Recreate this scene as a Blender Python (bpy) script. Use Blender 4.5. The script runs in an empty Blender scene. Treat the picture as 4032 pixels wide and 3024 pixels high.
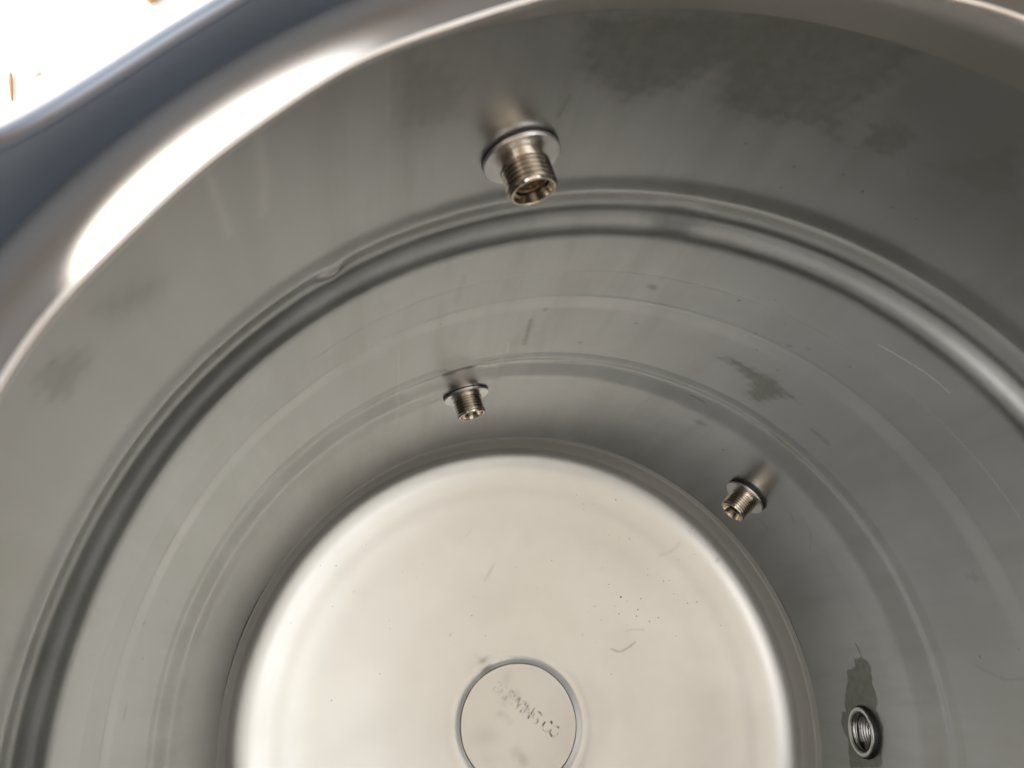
import bpy, math, random
import numpy as np
from mathutils import Matrix, Vector, noise
S = 0.2                      # inner radius of the keg in metres; profiles below are in units of it
sc = bpy.context.scene
# ------------------------------------------------------------------ camera, world, sun, exposure
cam = bpy.data.cameras.new('camera'); co = bpy.data.objects.new('camera', cam); sc.collection.objects.link(co); sc.camera = co
R = Matrix(((-0.11048679, -0.92029954, 0.37528845), (0.982945, -0.15703473, -0.09570385), (0.14700953, 0.35831389, 0.92195409)))
co.matrix_world = Matrix.Translation((0, -0.49186769*S, 3.12757931*S)) @ R.to_4x4()
cam.sensor_width = 36; cam.lens = 29.313; cam.clip_start = 0.01; cam.clip_end = 500
cam.dof.use_dof = True; cam.dof.focus_distance = 0.47; cam.dof.aperture_fstop = 14
sc.view_settings.view_transform = 'Standard'; sc.view_settings.look = 'None'
sc.view_settings.exposure = EXPO = 0.68; sc.view_settings.gamma = 1
sc.view_settings.use_curve_mapping = False
sc.cycles.max_bounces = 16; sc.cycles.glossy_bounces = 14; sc.cycles.diffuse_bounces = 6
sc.cycles.use_adaptive_sampling = False; sc.cycles.use_denoising = True; sc.cycles.denoising_input_passes = 'RGB_ALBEDO_NORMAL'; sc.cycles.sample_clamp_indirect = 6; sc.cycles.blur_glossy = 0.3
SUN_EL = math.radians(33); SUN_AZ = math.atan2(-0.70, -0.55)     # direction towards the sun, in the x-y plane
w = bpy.data.worlds.new("World"); sc.world = w; w.use_nodes = True
nt = w.node_tree; nt.nodes.clear()
def N(nt, t, **k):
    n = nt.nodes.new(t)
    for a, b in k.items(): setattr(n, a, b)
    return n
def link(nt, a, b): nt.links.new(a, b)
def val(nt, op, a, b=None, c=None):
    n = N(nt, 'ShaderNodeMath', operation=op)
    for i, v in enumerate((a, b, c)):
        if v is None: continue
        if isinstance(v, (int, float)): n.inputs[i].default_value = v
        else: link(nt, v, n.inputs[i])
    return n.outputs[0]
def mix(nt, fac, a, b, blend='MIX'):
    n = N(nt, 'ShaderNodeMix', data_type='RGBA', blend_type=blend)
    for i, v in ((0, fac), (6, a), (7, b)):
        if isinstance(v, (int, float)): n.inputs[i].default_value = v
        elif isinstance(v, tuple): n.inputs[i].default_value = (*v, 1) if len(v) == 3 else v
        else: link(nt, v, n.inputs[i])
    return n.outputs[2]
def ramp(nt, x, a, b, lo=0.0, hi=1.0):
    n = N(nt, 'ShaderNodeMapRange', interpolation_type='SMOOTHSTEP')
    link(nt, x, n.inputs[0])
    for i, v in enumerate((a, b, lo, hi)): n.inputs[i+1].default_value = v
    return n.outputs[0]
sky = N(nt, 'ShaderNodeTexSky', sky_type='NISHITA', sun_disc=False, sun_elevation=SUN_EL,
        sun_rotation=math.pi/2 - SUN_AZ, air_density=1.3, dust_density=3.0, ozone_density=1.0)
tc = N(nt, 'ShaderNodeTexCoord')
def facing(d, a, b):
    n = N(nt, 'ShaderNodeVectorMath', operation='DOT_PRODUCT'); link(nt, tc.outputs['Generated'], n.inputs[0])
    v = Vector(d).normalized(); n.inputs[1].default_value = v
    return ramp(nt, n.outputs['Value'], a, b)
# colour patches added to the sky for the metal to mirror: pale, beige, brown
col = sky.outputs[0]
col = mix(nt, .55, col, (9.5, 9.8, 10.2))
col = mix(nt, facing((0.10, 0.58, 0.80), 0.80, 0.95), col, (17, 17, 16.8))  # bright sky patch added for the highlight on the bottom's knuckle
col = mix(nt, facing((0.86, 0.0, 0.50), 0.74, 0.90), col, (2.4, 2.0, 1.7))      # the photographer's side
col = mix(nt, facing((-0.70, -0.52, 0.45), 0.86, 0.97), col, (17, 17, 17))
col = mix(nt, facing((0.12, -0.02, 0.99), 0.86, 0.96), col, (7.2, 6.5, 5.6))
col = mix(nt, facing((-0.05, -0.95, 0.30), 0.80, 0.92), col, (4.4, 3.2, 2.2))
sz = N(nt, 'ShaderNodeSeparateXYZ'); link(nt, tc.outputs['Generated'], sz.inputs[0])
low = val(nt, 'MULTIPLY', ramp(nt, sz.outputs[2], .60, .34), val(nt, 'SUBTRACT', 1, facing((-0.75, -0.62, 0.2), 0.60, 0.85)))
col = mix(nt, low, col, (8.0, 4.8, 2.5))          # brown added to the low sky to warm the dome, open towards the sun
col = mix(nt, facing((0.45, -0.72, 0.53), 0.78, 0.93), col, (26, 26, 25))  # pale patch added to put a bright streak on the upper hoop
bg = N(nt, 'ShaderNodeBackground'); link(nt, col, bg.inputs[0]); bg.inputs[1].default_value = 0.12
wo = N(nt, 'ShaderNodeOutputWorld'); link(nt, bg.outputs[0], wo.inputs[0])
sl = bpy.data.lights.new('sun', 'SUN'); sl.energy = 1.2; sl.angle = math.radians(15); sl.color = (1, 0.94, 0.84)
so = bpy.data.objects.new('sun', sl); sc.collection.objects.link(so)
so.rotation_euler = Vector((math.cos(SUN_AZ)*math.cos(SUN_EL), math.sin(SUN_AZ)*math.cos(SUN_EL), math.sin(SUN_EL))).to_track_quat('Z', 'Y').to_euler()
so.location = (-3, -4, 3)
# ------------------------------------------------------------------ helpers
def link_obj(name, me, mat=None, parent=None):
    o = bpy.data.objects.new(name, me); sc.collection.objects.link(o)
    if mat: me.materials.append(mat)
    if parent: o.parent = parent
    return o
def mesh(name, V, F, smooth=True):
    me = bpy.data.meshes.new(name); V = np.asarray(V, np.float32)
    F = np.asarray(F, np.int32)
    me.vertices.add(len(V)); me.vertices.foreach_set('co', V.ravel())
    k = F.shape[1]
    me.loops.add(F.size); me.loops.foreach_set('vertex_index', F.ravel())
    me.polygons.add(len(F)); me.polygons.foreach_set('loop_start', np.arange(0, F.size, k, dtype=np.int32))
    me.polygons.foreach_set('loop_total', np.full(len(F), k, np.int32))
    me.update(calc_edges=True); me.validate()
    if smooth: me.polygons.foreach_set('use_smooth', [True]*len(me.polygons))
    return me
def grid_faces(nr, nc, wrap=True, flip=False, off=0):
    i, j = np.meshgrid(np.arange(nr-1), np.arange(nc if wrap else nc-1), indexing='ij')
    j2 = (j+1) % nc
    F = np.stack([i*nc+j, i*nc+j2, (i+1)*nc+j2, (i+1)*nc+j], -1).reshape(-1, 4) + off
    return F[:, ::-1] if flip else F
def attr(me, name, v):
    a = me.attributes.new(name, 'FLOAT', 'POINT'); a.data.foreach_set('value', np.asarray(v, np.float32))
def catmull(pts, n):
    P = np.array(pts, float); P = np.vstack([2*P[0]-P[1], P, 2*P[-1]-P[-2]]); out = []
    seg = len(P)-3; L = [np.linalg.norm(P[i+2]-P[i+1]) for i in range(seg)]; tot = sum(L)
    for i in range(seg):
        m = max(2, int(round(n*L[i]/tot)))
        t = np.linspace(0, 1, m, endpoint=False)[:, None]; a, b, c, d = P[i:i+4]
        out.append(.5*(2*b+(c-a)*t+(2*a-5*b+4*c-d)*t*t+(3*b-a-3*c+d)*t**3))
    out.append(P[-2:-1]); return np.vstack(out)
def principled(name, base, metal, rough):
    m = bpy.data.materials.new(name); m.use_nodes = True; b = m.node_tree.nodes['Principled BSDF']
    b.inputs['Base Color'].default_value = (*base, 1); b.inputs['Metallic'].default_value = metal; b.inputs['Roughness'].default_value = rough
    return m, m.node_tree, b
def nz(nt, vec, scale, detail=3, rough=.5, vscale=None):
    if vscale:
        mp = N(nt, 'ShaderNodeMapping'); link(nt, vec, mp.inputs[0]); mp.inputs['Scale'].default_value = vscale; vec = mp.outputs[0]
    n = N(nt, 'ShaderNodeTexNoise'); link(nt, vec, n.inputs[0]); n.inputs['Scale'].default_value = scale
    n.inputs['Detail'].default_value = detail; n.inputs['Roughness'].default_value = rough
    return n.outputs[0]
# ------------------------------------------------------------------ materials
def steel(name, base, r0, stain_col, streak, bump=.02, matte=0):
    m, nt, b = principled(name, base, 1.0, r0)
    o = N(nt, 'ShaderNodeTexCoord').outputs['Object']
    big = nz(nt, o, 9, 4, .55); fine = nz(nt, o, 160, 3, .6)
    st = nz(nt, o, 1, 3, .6, vscale=streak)
    grain = nz(nt, o, 1, 4, .7, vscale=tuple(v*14 for v in streak[:2])+(streak[2]*2.5,))
    c = mix(nt, ramp(nt, big, .35, .7), tuple(x*.87 for x in base), tuple(min(1, x*1.06) for x in base))
    c = mix(nt, ramp(nt, st,   .40, .70, 0, .5), c, tuple(x*y for x, y in zip(base, (.80, .80, .77))))
    a = N(nt, 'ShaderNodeAttribute', attribute_name='stain').outputs['Fac']
    # ragged edges for the painted stains
    rag = val(nt, 'ADD', a, val(nt, 'MULTIPLY', val(nt, 'SUBTRACT', nz(nt, o, 220, 2), .5), val(nt, 'MULTIPLY', a, .5)))
    c = mix(nt, ramp(nt, rag, .04, 1, 0, 1), c, stain_col)
    c = mix(nt, ramp(nt, a, -1, 0, .6, 0), c, (.95, .93, .90))
    link(nt, c, b.inputs['Base Color'])
    r = val(nt, 'ADD', ramp(nt, big, .3, .7, r0-.04, r0+.05), val(nt, 'MULTIPLY', val(nt, 'SUBTRACT', fine, .5), .02))
    r = val(nt, 'ADD', r, val(nt, 'MULTIPLY', val(nt, 'SUBTRACT', grain, .5), .04))
    r = val(nt, 'ADD', r, val(nt, 'MULTIPLY', val(nt, 'MAXIMUM', a, 0), .12))
    r = val(nt, 'MAXIMUM', r, .282)
    if matte:                                   # ground-back weld zone: matter above this height
        sp = N(nt, 'ShaderNodeSeparateXYZ'); link(nt, o, sp.inputs[0])
        r = val(nt, 'ADD', r, ramp(nt, sp.outputs[2], matte*S*.8, matte*S*1.35, 0, .30))
    link(nt, r, b.inputs['Roughness'])
    bm = N(nt, 'ShaderNodeBump'); bm.inputs['Strength'].default_value = bump; bm.inputs['Distance'].default_value = .002
    link(nt, st, bm.inputs['Height'])
    link(nt, bm.outputs[0], b.inputs['Normal'])
    return m
m_wall = steel('stainless_wall', (.525, .527, .518), .315, (.25, .25, .215), (55, 55, 6), .02)
m_bottom = steel('stainless_bottom', (.60, .588, .565), .295, (.22, .205, .19), (3, 3, 3), .0, .14)
m_dome = steel('stainless_dome', (.62, .60, .57), .32, (.3, .28, .25), (12, 12, 12), .03)
m_chime = steel('stainless_chime', (.22, .245, .29), .33, (.3, .3, .3), (20, 20, 6), .04)  # dark blue of mirrored sky put into the base colour
m_plate = steel('stainless_plate', (.60, .58, .55), .325, (.34, .325, .305), (3, 3, 3), .0)
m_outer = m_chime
m_mach, _nt, _b = principled('machined_stainless', (.63, .565, .48), 1, .16)
_o = N(_nt, 'ShaderNodeTexCoord').outputs['Object']; link(_nt, ramp(_nt, nz(_nt, _o, 1, 3, .6, vscale=(3000, 60, 60)),   .3, .7, .06, .20), _b.inputs['Roughness'])
m_face, _nt, _b = principled('turned_steel_face', (.80, .78, .76), 1, .3)
_o = N(_nt, 'ShaderNodeTexCoord').outputs['Object']; link(_nt, ramp(_nt, nz(_nt, _o, 300, 2), .3, .7, .3, .45), _b.inputs['Roughness'])
m_rubber, _nt, _b = principled('black_rubber', (.018, .018, .018), 0, .55)
_o = N(_nt, 'ShaderNodeTexCoord').outputs['Object']; link(_nt, ramp(_nt, nz(_nt, _o, 900, 2), .3, .7, .45, .65), _b.inputs['Roughness'])
m_dirt, _nt, _b = principled('dark_dirt', (.035, .028, .022), 0, .85)
_o = N(_nt, 'ShaderNodeTexCoord').outputs['Object']; link(_nt, mix(_nt, nz(_nt, _o, 700, 2), (.02, .016, .012), (.07, .055, .04)), _b.inputs['Base Color'])
m_con, nt2, b2 = principled('pale_concrete', (.55, .53, .50), 0, .9)
o2 = N(nt2, 'ShaderNodeTexCoord').outputs['Object']
link(nt2, mix(nt2, nz(nt2, o2, 6, 6, .7), (.60, .585, .56), (.72, .70, .67)), b2.inputs['Base Color'])
bm2 = N(nt2, 'ShaderNodeBump'); bm2.inputs['Strength'].default_value = .3; bm2.inputs['Distance'].default_value = .004
link(nt2, nz(nt2, o2, 220, 4), bm2.inputs['Height']); link(nt2, bm2.outputs[0], b2.inputs['Normal'])
# ------------------------------------------------------------------ stains and scratches on the real surfaces: (angle deg, height) on the wall, (x, y) on the bottom
POLY = [([(165.9,1.1668),(163.55,1.2083),(160.75,1.1993),(158.17,1.201),(156.69,1.214),(154.24,1.1855),(153.25,1.189),(151.01,1.1704),(152.67,1.1517),(153.79,1.1139),(154.73,1.0367),(157.64,1.0492),(159.05,1.1242),(162.11,1.1496)],0.022,0.7),([(110.78,0.5908),(110.49,0.6035),(108.08,0.6076),(107.38,0.6316),(106.27,0.6408),(103.56,0.6231),(100.99,0.6305),(99.21,0.6106),(97.74,0.6242),(96.73,0.6335),(92.35,0.6083),(90.92,0.607),(90.04,0.5954),(89.39,0.4104),(91.81,0.4032),(94.15,0.4103),(95.68,0.3818),(97.26,0.3749),(99.02,0.394),(99.03,0.4174),(100.62,0.4224),(102.05,0.4391),(104.41,0.4767),(106.01,0.4864),(106.66,0.5491),(108.09,0.5535),(107.93,0.5791),(108.26,0.6016),(110.54,0.5905)],0.003,0.75),([(202.14,2.2563),(192.87,2.2575),(174.04,2.3029),(173.18,2.2791),(170.2,2.2732),(171.31,2.1613),(172.64,2.0907),(171.31,2.0232),(172.48,2.0134),(174.87,2.0337),(180.1,2.0188),(184.25,2.0259),(186.23,2.0516),(187.2,2.1233),(189.2,2.0758),(194.59,2.0347),(200.29,2.1159)],0.03,0.55),([(170.31,2.0277),(167.29,2.0261),(165.96,2.0489),(166.11,2.1017),(169.0,2.1211),(170.99,2.0881)],0.015,0.5),([(164.11,2.0478),(161.02,2.0367),(157.04,2.0422),(154.2,2.0776),(159.36,2.1907),(160.84,2.1129)],0.02,0.35),([(246.07,2.1599),(242.13,2.1395),(240.48,2.1069),(238.83,2.0672),(241.63,2.0479),(245.32,2.0696),(246.65,2.1385)],0.03,0.35),([(252.06,2.1595),(250.28,2.1549),(247.52,2.1066),(247.6,2.06),(249.09,2.0504),(251.77,2.0395),(252.8,2.0794),(252.8,2.1291)],0.02,0.4),([(217.84,2.2659),(217.7,2.0741),(214.79,2.0475),(210.29,2.0588),(209.43,2.1511),(212.64,2.2307)],0.04,0.4),([(118.77,1.2426),(116.7,1.2712),(116.11,1.2351),(117.16,1.1906)],0.01,0.3)]
SPOT = [(169.45,1.9587,0.0039),(166.55,1.9358,0.0048),(162.84,1.928,0.0034),(160.11,1.9294,0.0023),(174.36,1.9397,0.0045),(180.36,1.9703,0.0039),(174.09,1.8757,0.0035),(165.47,2.0144,0.0022),(165.19,1.6698,0.0039),(161.69,1.7179,0.0032),(165.53,1.5118,0.0032),(169.15,1.458,0.0058),(163.85,1.4412,0.0026),(162.0,1.4393,0.0026),(163.95,1.3517,0.0042),(161.9,1.2823,0.0043),(163.25,1.257,0.0028),(156.94,1.3942,0.0038),(151.19,1.4219,0.0081),(159.04,1.3664,0.0129),(157.27,1.2437,0.0048),(159.16,0.7603,0.0266),(152.39,0.6815,0.0059),(163.46,1.1941,0.0115),(164.98,1.1719,0.0066),(133.4,1.3435,0.0022),(267.68,1.192,0.0045),(260.66,1.1708,0.004),(263.91,1.2741,0.0057),(244.01,0.8833,0.0041),(194.04,1.2706,0.0117),(179.62,1.2219,0.0097),(211.63,1.3475,0.0018),(209.76,1.3002,0.0026),(180.72,1.4186,0.0185),(207.54,0.9763,0.0052),(186.09,1.0646,0.0128),(250.34,2.1356,0.0022),(250.67,2.0656,0.0016),(248.94,2.2296,0.0034),(106.41,1.1369,0.0054),(106.97,1.2784,0.0033)]
LINE = [([(151.54,1.5461),(148.15,1.5561),(144.44,1.5654),(141.26,1.566)],0.0022,-1.0),([(273.09,1.2255),(274.25,1.2263)],0.006,0.6),([(195.56,1.2161),(194.99,1.0563)],0.008,0.5),([(215.9,1.2368),(215.42,0.9599),(215.45,0.634)],0.003,-0.35),([(229.26,2.2209),(229.42,2.1346),(230.17,2.0502)],0.012,-0.3),([(233.85,2.2239),(233.71,2.1567),(233.6,2.0574)],0.01,-0.3),([(217.92,2.2507),(217.84,2.1204)],0.004,-0.4),([(200.21,2.0731),(200.79,2.0216)],0.006,0.4),([(105.19,1.1141),(103.36,1.1941),(103.23,1.2672)],0.006,0.35),([(146.25,1.0965),(144.76,1.0973),(143.07,1.0934)],0.012,0.45),([(164.31,0.8984),(162.91,0.9006),(161.33,0.895)],0.006,0.6),([(133.7,0.6972),(130.64,0.6747),(128.16,0.6081)],0.006,0.3),([(137.24,0.4627),(135.24,0.4678)],0.004,0.5),([(197.8,1.0788),(197.18,0.9897)],0.004,-0.4),([(208.03,1.5315),(207.96,1.3967)],0.012,0.25),([(208.18,0.9734),(205.98,0.9509),(202.37,0.9589),(198.56,0.9695)],0.007,0.5),([(136.0,0.6615),(134.12,0.6447)],0.004,0.4)]
BLINE = [([(-0.6429,0.4537),(-0.6646,0.4964),(-0.6949,0.5226)],0.01,0.45),([(-0.3599,0.3543),(-0.3698,0.3826),(-0.3729,0.4192)],0.005,0.6),([(-0.293,0.3066),(-0.2865,0.3407),(-0.3057,0.3707),(-0.3255,0.393)],0.006,0.8),([(-0.4728,-0.1843),(-0.5299,-0.1604)],0.008,0.5),([(-0.6163,-0.2785),(-0.643,-0.2612)],0.006,0.4),([(-0.2143,-0.1836),(-0.1683,-0.1249)],0.014,0.5),([(-0.5692,-0.3204),(-0.6163,-0.2785)],0.02,0.15)]
SPECK = [(-0.8003,0.187,0.0023),(-0.8267,0.2659,0.0027),(-0.5767,0.0539,0.0022),(-0.518,0.2754,0.0022),(-0.4674,0.2123,0.0022),(-0.4787,0.3259,0.0039),(-0.4343,0.2323,0.0026),(-0.4134,0.2134,0.0017),(-0.4446,0.3085,0.0017),(-0.4186,0.3245,0.0026),(-0.4173,0.3891,0.0031),(-0.4412,0.3919,0.0026),(-0.421,0.4696,0.0026),(-0.4045,0.438,0.0026),(-0.4661,0.3501,0.0022),(-0.4806,0.3988,0.0026),(-0.4835,0.571,0.0027),(-0.4919,0.6043,0.0022),(-0.4182,0.6943,0.0022),(-0.3285,0.1978,0.0021),(-0.2068,0.3151,0.0021),(-0.6908,0.3351,0.0022),(-0.6918,0.2969,0.0018),(-0.6953,0.257,0.0018),(-0.75,0.5572,0.0018),(-0.7394,0.5509,0.0018),(-0.7326,0.5567,0.0018),(-0.8165,0.6279,0.0037),(-0.788,0.567,0.0055),(-0.5743,0.2457,0.0022),(-0.6409,0.2166,0.0013),(-0.6305,0.2675,0.0013),(-0.5688,0.4171,0.0018),(-0.5908,0.4143,0.0018),(-0.5135,0.518,0.0018),(-0.6344,0.5229,0.0018),(-0.6618,0.5796,0.0018),(-0.7759,0.1501,0.0018),(-0.3636,0.537,0.0017),(-0.8256,0.1164,0.0018),(-0.7476,0.0554,0.0018),(-0.5078,0.2761,0.0018),(-0.6525,0.1785,0.0018),(-0.5535,0.4773,0.0022),(-0.5578,0.4977,0.0022),(-0.4242,0.3062,0.0013),(-0.4703,0.0109,0.0017),(-0.4916,0.1187,0.0017),(-0.306,0.2487,0.0013),(-0.381,0.3585,0.0013),(-0.3448,-0.2144,0.0028),(-0.5764,0.054,0.0018),(-0.4352,-0.7719,0.0022),(-0.4437,-0.7188,0.0023),(-0.3064,-0.7059,0.0022),(-0.2328,-0.8329,0.0022),(-0.2622,-0.4978,0.0022),(-0.4592,-0.4855,0.0017),(-0.4457,-0.4329,0.0017),(-0.5316,-0.6281,0.0017),(-0.7357,-0.6399,0.0018),(-0.7639,-0.59,0.0018),(-0.63,-0.7303,0.0017),(-0.2825,-0.156,0.0022),(-0.1095,-0.5077,0.0022),(-0.0056,-0.6537,0.0021),(-0.4709,0.0091,0.0017),(-0.7479,0.0563,0.0018),(-0.2873,-0.5052,0.0022),(-0.9269,-0.1868,0.0018),(-0.7961,0.1441,0.0018)]
BSPOT = [(-0.2693,-0.282,0.008),(-0.4122,-0.2161,0.004),(-0.5347,-0.0744,0.005),(-0.4963,-0.4175,0.004),(-0.3673,-0.6437,0.006),(-0.3901,0.2608,0.005),(-0.6475,0.6619,0.014)]
# ------------------------------------------------------------------ ground
G = -0.36*S
Vg = [(-150, -150, G), (150, -150, G), (150, 150, G), (-150, 150, G)]
ground = link_obj('ground', mesh('ground', Vg, [(0, 1, 2, 3)], False), m_con); ground['kind'] = 'structure'
# ------------------------------------------------------------------ keg
keg = bpy.data.objects.new('keg', None); sc.collection.objects.link(keg); keg.location = (0, 0, 0)
keg['label'] = 'cut-open stainless steel keg seen from above, stained grey walls and bright round bottom'
keg['category'] = 'keg'
def seg_dist(x, y, pts):
    d = np.full(x.shape, 1e9)
    for (ax, ay), (bx, by) in zip(pts[:-1], pts[1:]):
        dx, dy = bx-ax, by-ay; L = dx*dx+dy*dy+1e-12
        t = np.clip(((x-ax)*dx+(y-ay)*dy)/L, 0, 1)
        d = np.minimum(d, np.hypot(x-ax-t*dx, y-ay-t*dy))
    return d
def inside(x, y, pts):
    c = np.zeros(x.shape, bool)
    for (ax, ay), (bx, by) in zip(pts, pts[1:]+pts[:1]):
        if ay == by: continue
        k = (ay > y) != (by > y); c ^= k & (x < (bx-ax)*(y-ay)/(by-ay)+ax)
    return c
def paint(x, y, polys, lines, spots):
    a = np.zeros(x.shape)
    rng = np.random.default_rng(4)
    wob = .004*np.sin(x*173+y*91)+.004*np.sin(y*211-x*57+1)+.0025*np.sin(x*431-y*389)
    for pts, soft, s in polys:
        xs = [q[0] for q in pts]; ys = [q[1] for q in pts]; m = 3*soft+.01
        k = (x > min(xs)-m) & (x < max(xs)+m) & (y > min(ys)-m) & (y < max(ys)+m)
        X, Y = x[k], y[k]; d = seg_dist(X, Y, pts+pts[:1]); d = np.where(inside(X, Y, pts), d, -d)+wob[k]*min(1, soft/.012)
        a[k] = np.maximum(a[k], s*np.clip(d/soft*.5+.5, 0, 1)**1.5)
    for pts, wd, s in lines:
        xs = [q[0] for q in pts]; ys = [q[1] for q in pts]; m = 3*wd+.01
        k = (x > min(xs)-m) & (x < max(xs)+m) & (y > min(ys)-m) & (y < max(ys)+m)
        d = seg_dist(x[k], y[k], pts)+wob[k]*wd*20
        f = np.exp(-(d/wd)**2)*s
        a[k] = np.where(s > 0, np.maximum(a[k], f), a[k]+f)
    for sx, sy, r, s in spots:
        m = 3*r; k = (abs(x-sx) < m) & (abs(y-sy) < m)
        th = rng.uniform(0, 3.14); X = x[k]-sx; Y = y[k]-sy
        u = X*math.cos(th)+Y*math.sin(th); v = -X*math.sin(th)+Y*math.cos(th)
        a[k] = np.maximum(a[k], s*np.exp(-((u/r)**2+(v/r/.7)**2)**1.5))
    return a
# --- wall: inner skin, dense, from the bottom seam to the shoulder
NT = 1500
th = np.linspace(0, 2*math.pi, NT, endpoint=False)
WP = [(2.25, 1), (2.1, 1), (1.90, 1.0), (1.86, 1.0), (1.838, .9992), (1.810, .9955), (1.797, .9955), (1.769, 1.002), (1.752, 1.0050), (1.738, 1.0052),
      (1.726, 1.0025), (1.711, .9950), (1.693, .9840), (1.677, .9770), (1.662, .9745), (1.644, .9745), (1.60, .976), (1.50, .981), (1.5, .986), (1.35, .990), (1.02, .996), (1.0, .9958), (.980, .9940), (.966, .9938), (.950, .9975), (.934, 1.0005), (.915, 1.0), (.885, .9962), (.855, .9922), (.836, .9905), (.815, .9907), (.77, .994), (.70, .998), (.62, .998), (.54, .9955), (.46, .9885), (.38, .9765), (.315, .963)]
_wp = catmull([(a, c*1.0) for a, c in WP], 900)[::-1]
def wall_r(z): return np.interp(z, _wp[:, 0], _wp[:, 1])
zb = np.linspace(.315, 2.25, 640)
Z, TH = np.meshgrid(zb, th, indexing='ij')
Rw = wall_r(Z)
Rw = Rw - .0006*np.exp(-((Z-1.362)/.007)**2)*(1+.4*np.sin(9*TH)*np.sin(23*TH))   # girth weld bead
def dang(t, c): return (t-math.radians(c)+math.pi) % (2*math.pi)-math.pi
Rw = Rw - .010*np.exp(-(dang(TH, -135.7)/.022)**2-((Z-1.765)/.022)**2)             # dents in the hoop
Rw = Rw - .006*np.exp(-(dang(TH, -177.0)/.045)**2-((Z-1.72)/.03)**2)
Rw = Rw - .003*np.exp(-(dang(TH, -150.0)/.08)**2-((Z-.94)/.04)**2)
Rw += (.0012*np.sin(3*TH+.7)+.0008*np.sin(7*TH+2*Z)+.0005*np.sin(13*TH-3*Z+1))*np.clip((2.2-Z)/.2, 0, 1)
ph = (np.degrees(TH) % 360)
Zs = Z-(1-Rw)*(3.13-Z)
stain = paint(np.radians(ph), Zs, [([(math.radians(a), b) for a, b in p], s, v) for p, s, v in POLY],
              [([tuple(q) for q in catmull([(math.radians(a), b) for a, b in p], 14)], s, v) for p, s, v in LINE],
              [(math.radians(a), b, r, .85 if r < .006 else .5) for a, b, r in SPOT])
stain = stain-.42*np.exp(-((Z-1.325)/.035)**4)*(.7+.3*np.sin(11*TH)*np.sin(5*TH+1))*(stain < .1)
V = np.stack([Rw*np.cos(TH), Rw*np.sin(TH), Z], -1).reshape(-1, 3)*S
F = grid_faces(len(zb), NT, True, True)
# bores for the bottom drain port
P4 = (math.radians(95.6), .535)
fc = V[F].mean(1)/S
fa = np.arctan2(fc[:, 1], fc[:, 0])
F = F[~((np.hypot((fa-P4[0]), fc[:, 2]-P4[1]) < .062))]
nin = len(V)
# outer skin
zo = np.concatenate([np.linspace(.315, 2.25, 90)])
Zo, TO = np.meshgrid(zo, np.linspace(0, 2*math.pi, 180, endpoint=False), indexing='ij')
Ro = wall_r(Zo)+.012
Vo = np.stack([Ro*np.cos(TO), Ro*np.sin(TO), Zo], -1).reshape(-1, 3)*S
Fo = grid_faces(len(zo), 180, True, False, nin)
fo = Vo[(Fo-nin)].mean(1)/S
Fo = Fo[~((np.hypot(np.arctan2(fo[:, 1], fo[:, 0])-P4[0], fo[:, 2]-P4[1]) < .05))]
me = mesh('shell_wall', np.vstack([V, Vo]), np.vstack([F, Fo])); attr(me, 'stain', np.concatenate([stain.ravel(), np.zeros(len(Vo))]))
link_obj('shell_wall', me, m_wall, keg)
# --- lathe helper for profiles around z
def lathe(name, prof, mat, parent, nt=720, rfun=None, flip=False, stainfn=None):
    prof = np.array(prof); t = np.linspace(0, 2*math.pi, nt, endpoint=False)
    PR, T = np.meshgrid(prof[:, 0], t, indexing='ij'); PZ = np.repeat(prof[:, 1][:, None], nt, 1)
    if rfun: PR, PZ = rfun(PR, PZ, T)
    V = np.stack([PR*np.cos(T), PR*np.sin(T), PZ], -1).reshape(-1, 3)*S
    me = mesh(name, V, grid_faces(len(prof), nt, True, flip))
    attr(me, 'stain', stainfn(PR*np.cos(T), PR*np.sin(T)).ravel() if stainfn else np.zeros(len(V)))
    return link_obj(name, me, mat, parent)
# --- bottom dish
dish = catmull([(.963, .315), (.969, .285), (.9705, .25), (.969, .215), (.963, .185), (.952, .161), (.935, .143), (.90, .1245), (.85, .1085), (.80, .0960), (.7, .0735),
                (.5, .0375), (.36, .0190), (.275, .0110), (.244, .0094), (.230, .0080), (.220, .0045), (.213, .0010), (.208, -.0015)], 520)
def dishf(PR, PZ, T):
    PZ = PZ + .0012*np.sin(2*T+1)*np.clip(1-PR, 0, 1)*np.clip(PR*4-1, 0, 1)+.0010*np.sin(5*T)*np.exp(-((PR-.5)/.2)**2)
    PZ = PZ + .003*np.exp(-(dang(T, -141)/.10)**2-((PR-.235)/.018)**2)-.002*np.exp(-(dang(T, 60)/.5)**2-((PR-.30)/.05)**2)
    PZ = PZ + .0*PR
    PR = PR-.0035*np.exp(-((PZ-.26)/.005)**2)*(PR > .9)
    return PR, PZ
_r = random.Random(11)
HAIR = []                                              # hairline scratches
for _ in range(26):
    hx, hy, ha, hl = _r.uniform(-.8, .5), _r.uniform(-.75, .75), _r.uniform(0, 6.28), _r.uniform(.04, .16)
    HAIR.append(([(hx+hl*t_*math.cos(ha+.5*t_), hy+hl*t_*math.sin(ha+.5*t_)) for t_ in np.linspace(0, 1, 6)], .0016, _r.choice((-.35, .16))))
SMUDGE = [(_r.uniform(-.75, .5), _r.uniform(-.75, .75), _r.uniform(.03, .13), _r.uniform(.04, .12)) for _ in range(34)]      # faint dried water marks
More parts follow.
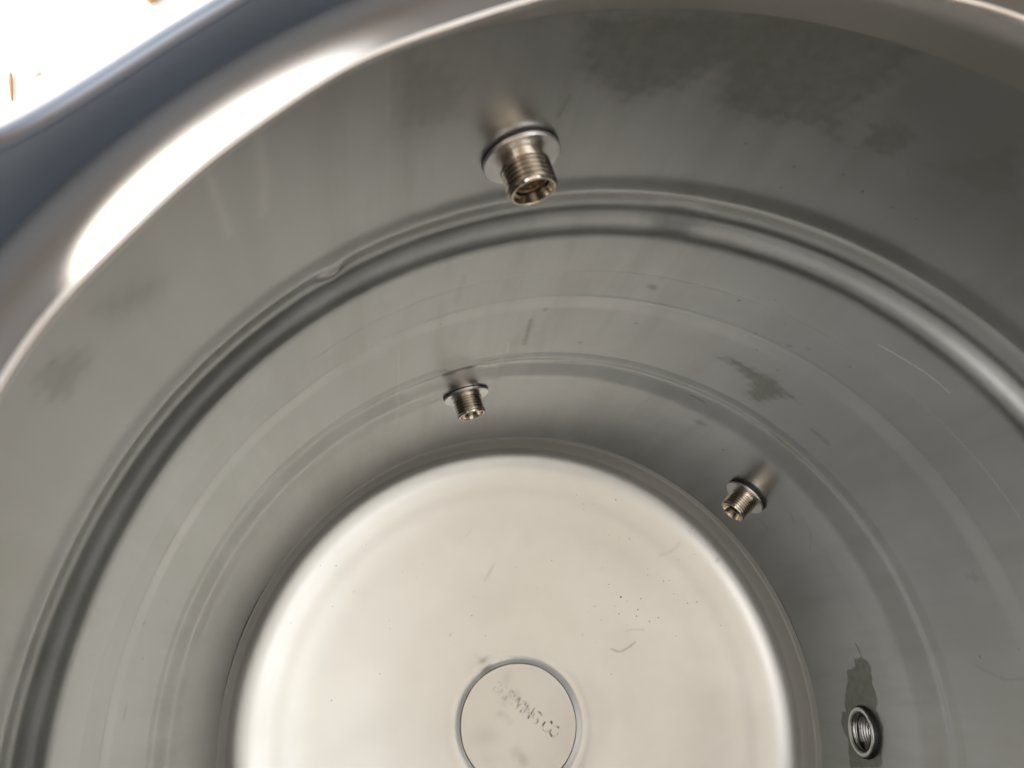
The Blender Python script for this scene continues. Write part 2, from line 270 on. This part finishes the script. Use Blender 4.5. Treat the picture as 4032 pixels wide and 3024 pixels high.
dish_o = lathe('bottom_dish', dish, m_bottom, keg, 1400, dishf, True,
      lambda x, y: paint(x, y, [], [([tuple(q) for q in catmull(p_, 12)], w_*.85, s_*.6) for p_, w_, s_ in BLINE[:5]]+[(BLINE[5][0], .012, .22), (BLINE[6][0], .015, .12)]+HAIR, [(a[0][0] if isinstance(a[0], tuple) else a[0], a[0][1] if isinstance(a[0], tuple) else a[1], a[-1], .4) for a in BSPOT]+SMUDGE)-.75*np.clip((np.hypot(x, y)-.956)/.006, 0, 1))
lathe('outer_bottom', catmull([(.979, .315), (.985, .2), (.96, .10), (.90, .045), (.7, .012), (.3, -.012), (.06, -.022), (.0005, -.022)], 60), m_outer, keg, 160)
# tiny flecks of dirt lying on the dish
rng = random.Random(3)
def dish_z(r): return float(np.interp(r, dish[::-1, 0], dish[::-1, 1]))
Vs, Fs = [], []
for x, y, r in SPECK:
    n = 7; b = len(Vs); z0 = dish_z(math.hypot(x, y)); a0 = rng.random()*6; el = rng.uniform(.55, 1)
    ring = []
    for i in range(n):
        a = 6.2832*i/n; rr = r*rng.uniform(.75, 1.2); u, v = rr*math.cos(a), rr*el*math.sin(a)
        ring.append((x+u*math.cos(a0)-v*math.sin(a0), y+u*math.sin(a0)+v*math.cos(a0), z0-.0005))
    Vs += ring+[((x*.4+q[0]*.6), (y*.4+q[1]*.6), z0+r*.5) for q in ring]+[(x, y, z0+r*.6)]
    for i in range(n):
        j = (i+1) % n; Fs += [(b+i, b+j, b+n+j), (b+i, b+n+j, b+n+i), (b+n+i, b+n+j, b+2*n)]
o = link_obj('dirt_speck', mesh('dirt_speck', np.array(Vs)*S, Fs), m_dirt, dish_o); o['kind'] = 'stuff'
o['label'] = 'black dirt flecks scattered over the bright bottom'
# --- centre plate with faded ink
plate_prof = catmull([(.2055, -.012), (.2055, -.002), (.205, .0010), (.2035, .0022), (.200, .0022)], 24)
plate_prof = np.vstack([plate_prof, [(r, .0022) for r in np.linspace(.19, .0005, 60)]])
PS = [(-.1029+.03, -.0567, .03, .28), (-.10, -.03, .03, .35), (-.085, -.01, .022, .4), (-.055, .02, .02, .3), (-.029, -.069, .022, .35), (-.02, -.05, .02, .3), (-.005, -.03, .016, .3),
      (.108, .0255, .03, .5), (.09, .0, .03, .35), (.05, -.11, .05, .3), (-.15, -.06, .03, .35), (.12, -.09, .03, .2)]
pl_o = lathe('centre_plate', plate_prof, m_plate, keg, 360,
             lambda PR, PZ, T: (PR*(1+.002*np.sin(5*T)+.0015*np.sin(11*T+1)), PZ, T)[:2], True,
             lambda x, y: paint(x, y, [], [], [(a_, b_, c_, d_*.85) for a_, b_, c_, d_ in PS]))
cu = bpy.data.curves.new('ink', 'FONT'); cu.body = 'BREWING CO'; cu.size = .0125; cu.align_x = 'LEFT'; cu.align_y = 'CENTER'; cu.resolution_u = 4; cu.offset = .00022
to = bpy.data.objects.new('ink_tmp', cu); sc.collection.objects.link(to)
bpy.context.view_layer.update()
mt = bpy.data.meshes.new_from_object(to.evaluated_get(bpy.context.evaluated_depsgraph_get()))
bpy.data.objects.remove(to)
m_ink = bpy.data.materials.new('faded_ink'); m_ink.use_nodes = True; ni = m_ink.node_tree
pb = ni.nodes['Principled BSDF']; pb.inputs['Base Color'].default_value = (.09, .085, .085, 1); pb.inputs['Roughness'].default_value = .7
oc = N(ni, 'ShaderNodeTexCoord').outputs['Object']; sx = N(ni, 'ShaderNodeSeparateXYZ'); link(ni, oc, sx.inputs[0])
fade = ramp(ni, sx.outputs[0], .0, .05, .15, .75)
al = val(ni, 'MULTIPLY', ramp(ni, nz(ni, oc, 260, 3, .6), .42, .62), fade)
link(ni, val(ni, 'ADD', val(ni, 'MULTIPLY', al, .78), .0), pb.inputs['Alpha'])
ink = bpy.data.objects.new('printed_lettering', mt); sc.collection.objects.link(ink); mt.materials.append(m_ink); ink.parent = pl_o
ax = math.atan2(.0698, .039); end = Vector((.0175, .1425, 0))*S
wtxt = max(v.co.x for v in mt.vertices)
sxs = .28*S/wtxt
for v in mt.vertices: v.co.x *= sxs
ink.location = (end.x-.28*S*math.cos(ax), end.y-.28*S*math.sin(ax), .0022*S+.00012); ink.rotation_euler = (0, 0, ax)
ink['label'] = 'faded grey lettering printed across the centre plate'
# --- shoulder dome, ragged hand-cut hole
dome = catmull([(1.002, 2.245), (1.0, 2.30), (.990, 2.355), (.975, 2.393), (.955, 2.415), (.925, 2.434), (.89, 2.450), (.848, 2.4615)], 150)
rim = [(.8475, 2.4605), (.8463, 2.456), (.847, 2.4515)]
dome_u = catmull([(.85, 2.4495), (.89, 2.438), (.925, 2.422), (.955, 2.403), (.974, 2.385), (.986, 2.352), (.996, 2.315), (.9996, 2.275), (1.0004, 2.245)], 80)
# outside skin first, round the cut edge, back down the inside
prof = np.vstack([dome*[1, 1], rim, dome_u[1:]*[1, 1], [(1.0015, 2.243)]])
def rimf(PR, PZ, T):
    k = np.clip(1-(PR-.846)/.08, 0, 1)**2
    w_ = .0030*np.sin(6*T+1)+.0028*np.sin(13*T+.4)+.0008*np.sin(27*T+2)
    return PR+k*w_, PZ+k*.0015*np.sin(6*T)
lathe('top_dome', prof, m_dome, keg, 1200, rimf)
lathe('cut_edge', np.array([(.8462+.0016*math.cos(a), 2.4558+.0050*math.sin(a)) for a in np.linspace(0, 2*math.pi, 17)]), m_face, keg, 900, rimf)
# --- chime ring with hand holes
def chime():
    n = 1440; t = np.linspace(0, 2*math.pi, n, endpoint=False)
    zc, h, hw = 2.561, .085, math.radians(14.3)
    V, F = [], []
    cen = [-125.8, 145.0, 55.0, -34.5]
    zl = np.full(n, zc); zh = np.full(n, zc); inh = np.zeros(n, bool)
    for c in cen:
        u = np.abs(dang(t, c))/hw; k = u < 1
        f_ = np.where(k, (1-np.clip(u, 0, 1)**2.4)**(1/2.4), 0); zl -= h*f_; zh += h*f_; inh |= k
    top = 2.74; base = 2.408
    rr = lambda z: .957+.0*z+.012*np.clip((z-2.69)/.05, 0, 1)**2
    rings = []
    for a in np.linspace(0, 1, 10): rings.append(base+(zl-base)*a)
    for a in np.linspace(0, 1, 10): rings.append(zh+(top-zh)*a)
    for side in (0, 1):
        off = len(V)
        for z in rings:
            r = rr(z)+side*.010
            V += list(zip(r*np.cos(t), r*np.sin(t), z))
        f = grid_faces(20, n, True, side == 0, off)
        ring_i = (f.min(1)-off)//n; 
        j = (f-off) % n
        gap = (ring_i == 9)
        F.append(f[~gap])
    V = np.array(V)
    # closed lips: top edge and round each hole
    ps = [[( rr(np.array(top))+.005, a, top) for a in t]]
    for c in cen:
        q = []
        for s in np.linspace(0, 2*math.pi, 160, endpoint=False):
            cs, sn = math.cos(s), math.sin(s)
            u = math.copysign(abs(cs)**(2/2.4), cs); v = math.copysign(abs(sn)**(2/2.4), sn)
            z = zc+h*v; q.append((float(rr(np.array(z)))+.005, math.radians(c)+hw*u, z))
        ps.append(q)
    for k, q in enumerate(ps):
        P = np.array([(r*math.cos(a), r*math.sin(a), z) for r, a, z in q]); m = len(P)
        Tn = np.roll(P, -1, 0)-np.roll(P, 1, 0); Tn /= np.linalg.norm(Tn, axis=1)[:, None]+1e-9
        out = P*[1, 1, 0]; out /= np.linalg.norm(out, axis=1)[:, None]; b = np.cross(Tn, out)
        rad = .009 if k else .012; off = len(V)
        rg = [P+rad*(math.cos(a)*out+math.sin(a)*b) for a in np.linspace(0, 2*math.pi, 12, endpoint=False)]
        V = np.vstack([V]+rg)
        i, j = np.meshgrid(np.arange(12), np.arange(m), indexing='ij')
        F.append((np.stack([i*m+j, i*m+(j+1) % m, ((i+1) % 12)*m+(j+1) % m, ((i+1) % 12)*m+j], -1).reshape(-1, 4)+off)[:, ::-1])
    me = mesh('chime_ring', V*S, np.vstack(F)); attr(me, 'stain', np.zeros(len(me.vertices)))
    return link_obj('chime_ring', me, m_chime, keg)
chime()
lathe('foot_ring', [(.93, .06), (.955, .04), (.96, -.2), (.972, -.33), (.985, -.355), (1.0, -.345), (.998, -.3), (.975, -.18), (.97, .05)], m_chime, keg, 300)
# ------------------------------------------------------------------ threaded fittings
def axlathe(name, prof, mat, parent, nt=96, thread=None, flip=False):
    """profile of (x along the axis, radius); thread=(x0,x1,pitch,height)"""
    prof = np.array(prof); t = np.linspace(0, 2*math.pi, nt, endpoint=False)
    X, T = np.meshgrid(prof[:, 0], t, indexing='ij'); Rr = np.repeat(prof[:, 1][:, None], nt, 1)
    if thread:
        x0, x1, p, h = thread[:4]
        tri = np.abs(((X/p+T/(2*math.pi)) % 1)*2-1); tri = np.clip(tri*1.5-.25, 0, 1)
        k = np.clip((X-x0)/(p*.6), 0, 1)*np.clip((x1-X)/(p*.6), 0, 1)
        Rr = Rr-h*tri*k*(Rr > thread[4] if len(thread) > 4 else 1)
    V = np.stack([X, Rr*np.cos(T), Rr*np.sin(T)], -1).reshape(-1, 3)*S
    me = mesh(name, V, grid_faces(len(prof), nt, True, flip)); me.set_sharp_from_angle(angle=math.radians(28))
    return link_obj(name, me, mat, parent)
def fitting(th_deg, z, L, neck, label, fr=.070, br=.0445, spin=0, ft=.008, wr=1.0):
    root = bpy.data.objects.new('threaded_fitting', None); sc.collection.objects.link(root); root.parent = keg
    a = math.radians(th_deg); root.location = (math.cos(a)*S*wr, math.sin(a)*S*wr, z*S)
    root.rotation_euler = Matrix(((-math.cos(a), math.sin(a), 0), (-math.sin(a), -math.cos(a), 0), (0, 0, 1))).to_euler()
    root['label'] = label
    g0 = .007
    axlathe('gasket', [(-.012, .03), (-.012, fr*.99), (.002, fr*1.01), (.005, fr*1.01), (g0, fr*.98), (g0, .03)], m_rubber, root)
    x1 = g0+ft
    axlathe('flange', [(g0, .03), (g0, fr-.002), (g0+.0015, fr), (x1-.0015, fr), (x1, fr-.0015), (x1, .03)], m_face, root, 128)
    e = x1+L; pr = []
    if neck:
        pr += [(x1-.002, .0372), (x1+neck*.45, .0372), (x1+neck*.5, .0398), (x1+neck*.9, .0398), (x1+neck, br-.003)]
    else: pr += [(x1-.002, br-.004), (x1+.004, br-.004)]
    s0 = pr[-1][0]+.002; pr += [(x, br) for x in np.linspace(s0, e-.006, 220)]
    pr += [(e-.0045, br-.002), (e-.001, br-.0035), (e, br-.005), (e, br-.0075), (e-.0015, br-.009)]
    pr += [(x, .0345-.0005*0) for x in ()]
    pr += [(e-.022, .0310), (e-.0225, .0285), (e-.06, .0285), (e-.062, .027), (.004, .027), (.004, .0005)]
    axlathe('threaded_barrel', pr, m_mach, root, 128, (s0, e-.007, .0088, .0055, br-.006))
    return root
fitting(-156.25, 1.936,   .066, .013, 'upper threaded fitting high on the wall, above the hoop')
fitting(-157.4, .738, .062, 0, 'lower threaded fitting straight below the upper one, over the bright bottom', wr=.997)
f3 = fitting(142.6, .540, .068, 0, 'lower threaded fitting on the right with dark pits in its thread', br=.0455, wr=.995)
# dark pits in the third barrel
pv, pf = [], []
for ang, x, r in ((1.15, .034, .0042), (.98, .024, .003), (.85, .021, .003), (.78, .018, .0036), (1.02, .0205, .002)):
    c = Vector((x, .0452*math.cos(ang), .0452*math.sin(ang))); n_ = Vector((0, math.cos(ang), math.sin(ang))); u = Vector((1, 0, 0)); v = n_.cross(u)
    b = len(pv); pv.append(c+n_*.0012)
    for i in range(10): pv.append(c-n_*.001+(u*math.cos(.6283*i)+v*math.sin(.6283*i))*r*random.Random(i+b).uniform(.8, 1.15))
    pf += [(b, b+1+i, b+1+(i+1) % 10) for i in range(10)]
link_obj('dark_pit', mesh('dark_pit', np.array([tuple(q) for q in pv])*S, pf), m_dirt, f3)
# drain port: short threaded socket set flush into the wall
def port(label):
    root = bpy.data.objects.new('threaded_port', None); sc.collection.objects.link(root); root.parent = keg
    a, z = P4; root.location = (math.cos(a)*S*.994, math.sin(a)*S*.994, z*S)
    root.rotation_euler = Matrix(((-math.cos(a), math.sin(a), 0), (-math.sin(a), -math.cos(a), 0), (0, 0, 1))).to_euler(); root['label'] = label
    axlathe('gasket', [(-.006, .05), (-.012, .074), (.002, .0765), (.007, .0765), (.0105, .074), (.0105, .05)], m_rubber, root)
    axlathe('collar', [(.004, .055), (.004, .0700), (.006, .0715), (.0125, .0715), (.0142, .070), (.0148, .0665), (.0142, .0615), (.011, .0578)], m_face, root, 128)
    pr = [(.0115, .0578)]+[(x, .0570) for x in np.linspace(.009, -.11, 200)]+[(-.112, .05), (-.112, .0005)]
    pr = np.array(pr)
    axlathe('threaded_socket', pr, m_face, root, 128, (-.11, .008, .0085, -.0022))
    axlathe('socket_body', [(.01, .0640), (-.118, .0640), (-.118, .0005)], m_mach, root, 64)
port('open threaded port low on the right wall, ringed by a dark wet stain')
# ------------------------------------------------------------------ litter on the ground beyond the keg
def litter(name, label, cat, x, y, outline, lift, mat, curl=0.0):
    n = len(outline); V = []
    for z in (0, lift):
        V += [(px, py, z+curl*(px*px+py*py)) for px, py in outline]
    V += [(0, 0, 0), (0, 0, lift)]
    F = []
    for i in range(n):
        j = (i+1) % n; F += [(i, j, n+j), (i, n+j, n+i), (2*n, j, i), (2*n+1, n+i, n+j)]
    o = link_obj(name, mesh(name, V, F, False), mat); o.location = (x*S, y*S, G+.0015); o['label'] = label; o['category'] = cat
    return o
m_leaf, nl, bl = principled('dry_leaf_brown', (.30, .18, .07), 0, .8)
link(nl, mix(nl, nz(nl, N(nl, 'ShaderNodeTexCoord').outputs['Object'], 90, 3), (.22, .12, .045), (.42, .28, .13)), bl.inputs['Base Color'])
leaf = [(.018*math.cos(a)*(1+.25*math.sin(3*a)), .010*math.sin(a)*(1+.2*math.cos(5*a))) for a in np.linspace(0, 2*math.pi, 22, endpoint=False)]
litter('dry_leaf', 'curled brown dry leaf on the bright ground at the top edge', 'leaf', -3.25, -2.20, leaf, .0008, m_leaf, 10)
tw = [(-.016, -.0008), (-.005, -.0015), (.016, -.0006), (.017, .0006), (.004, .001), (-.015, .0012)]
t_ = litter('twig', 'short brown twig on the bright ground by the left edge', 'twig', -2.51, -2.66, tw, .002, m_leaf); t_.rotation_euler = (0, 0, .35)
pbo = [(.004*math.cos(a), .003*math.sin(a)) for a in np.linspace(0, 2*math.pi, 10, endpoint=False)]
litter('pebble', 'small grey pebble on the bright ground near the twig', 'pebble', -2.62, -2.58, pbo, .002, m_con)
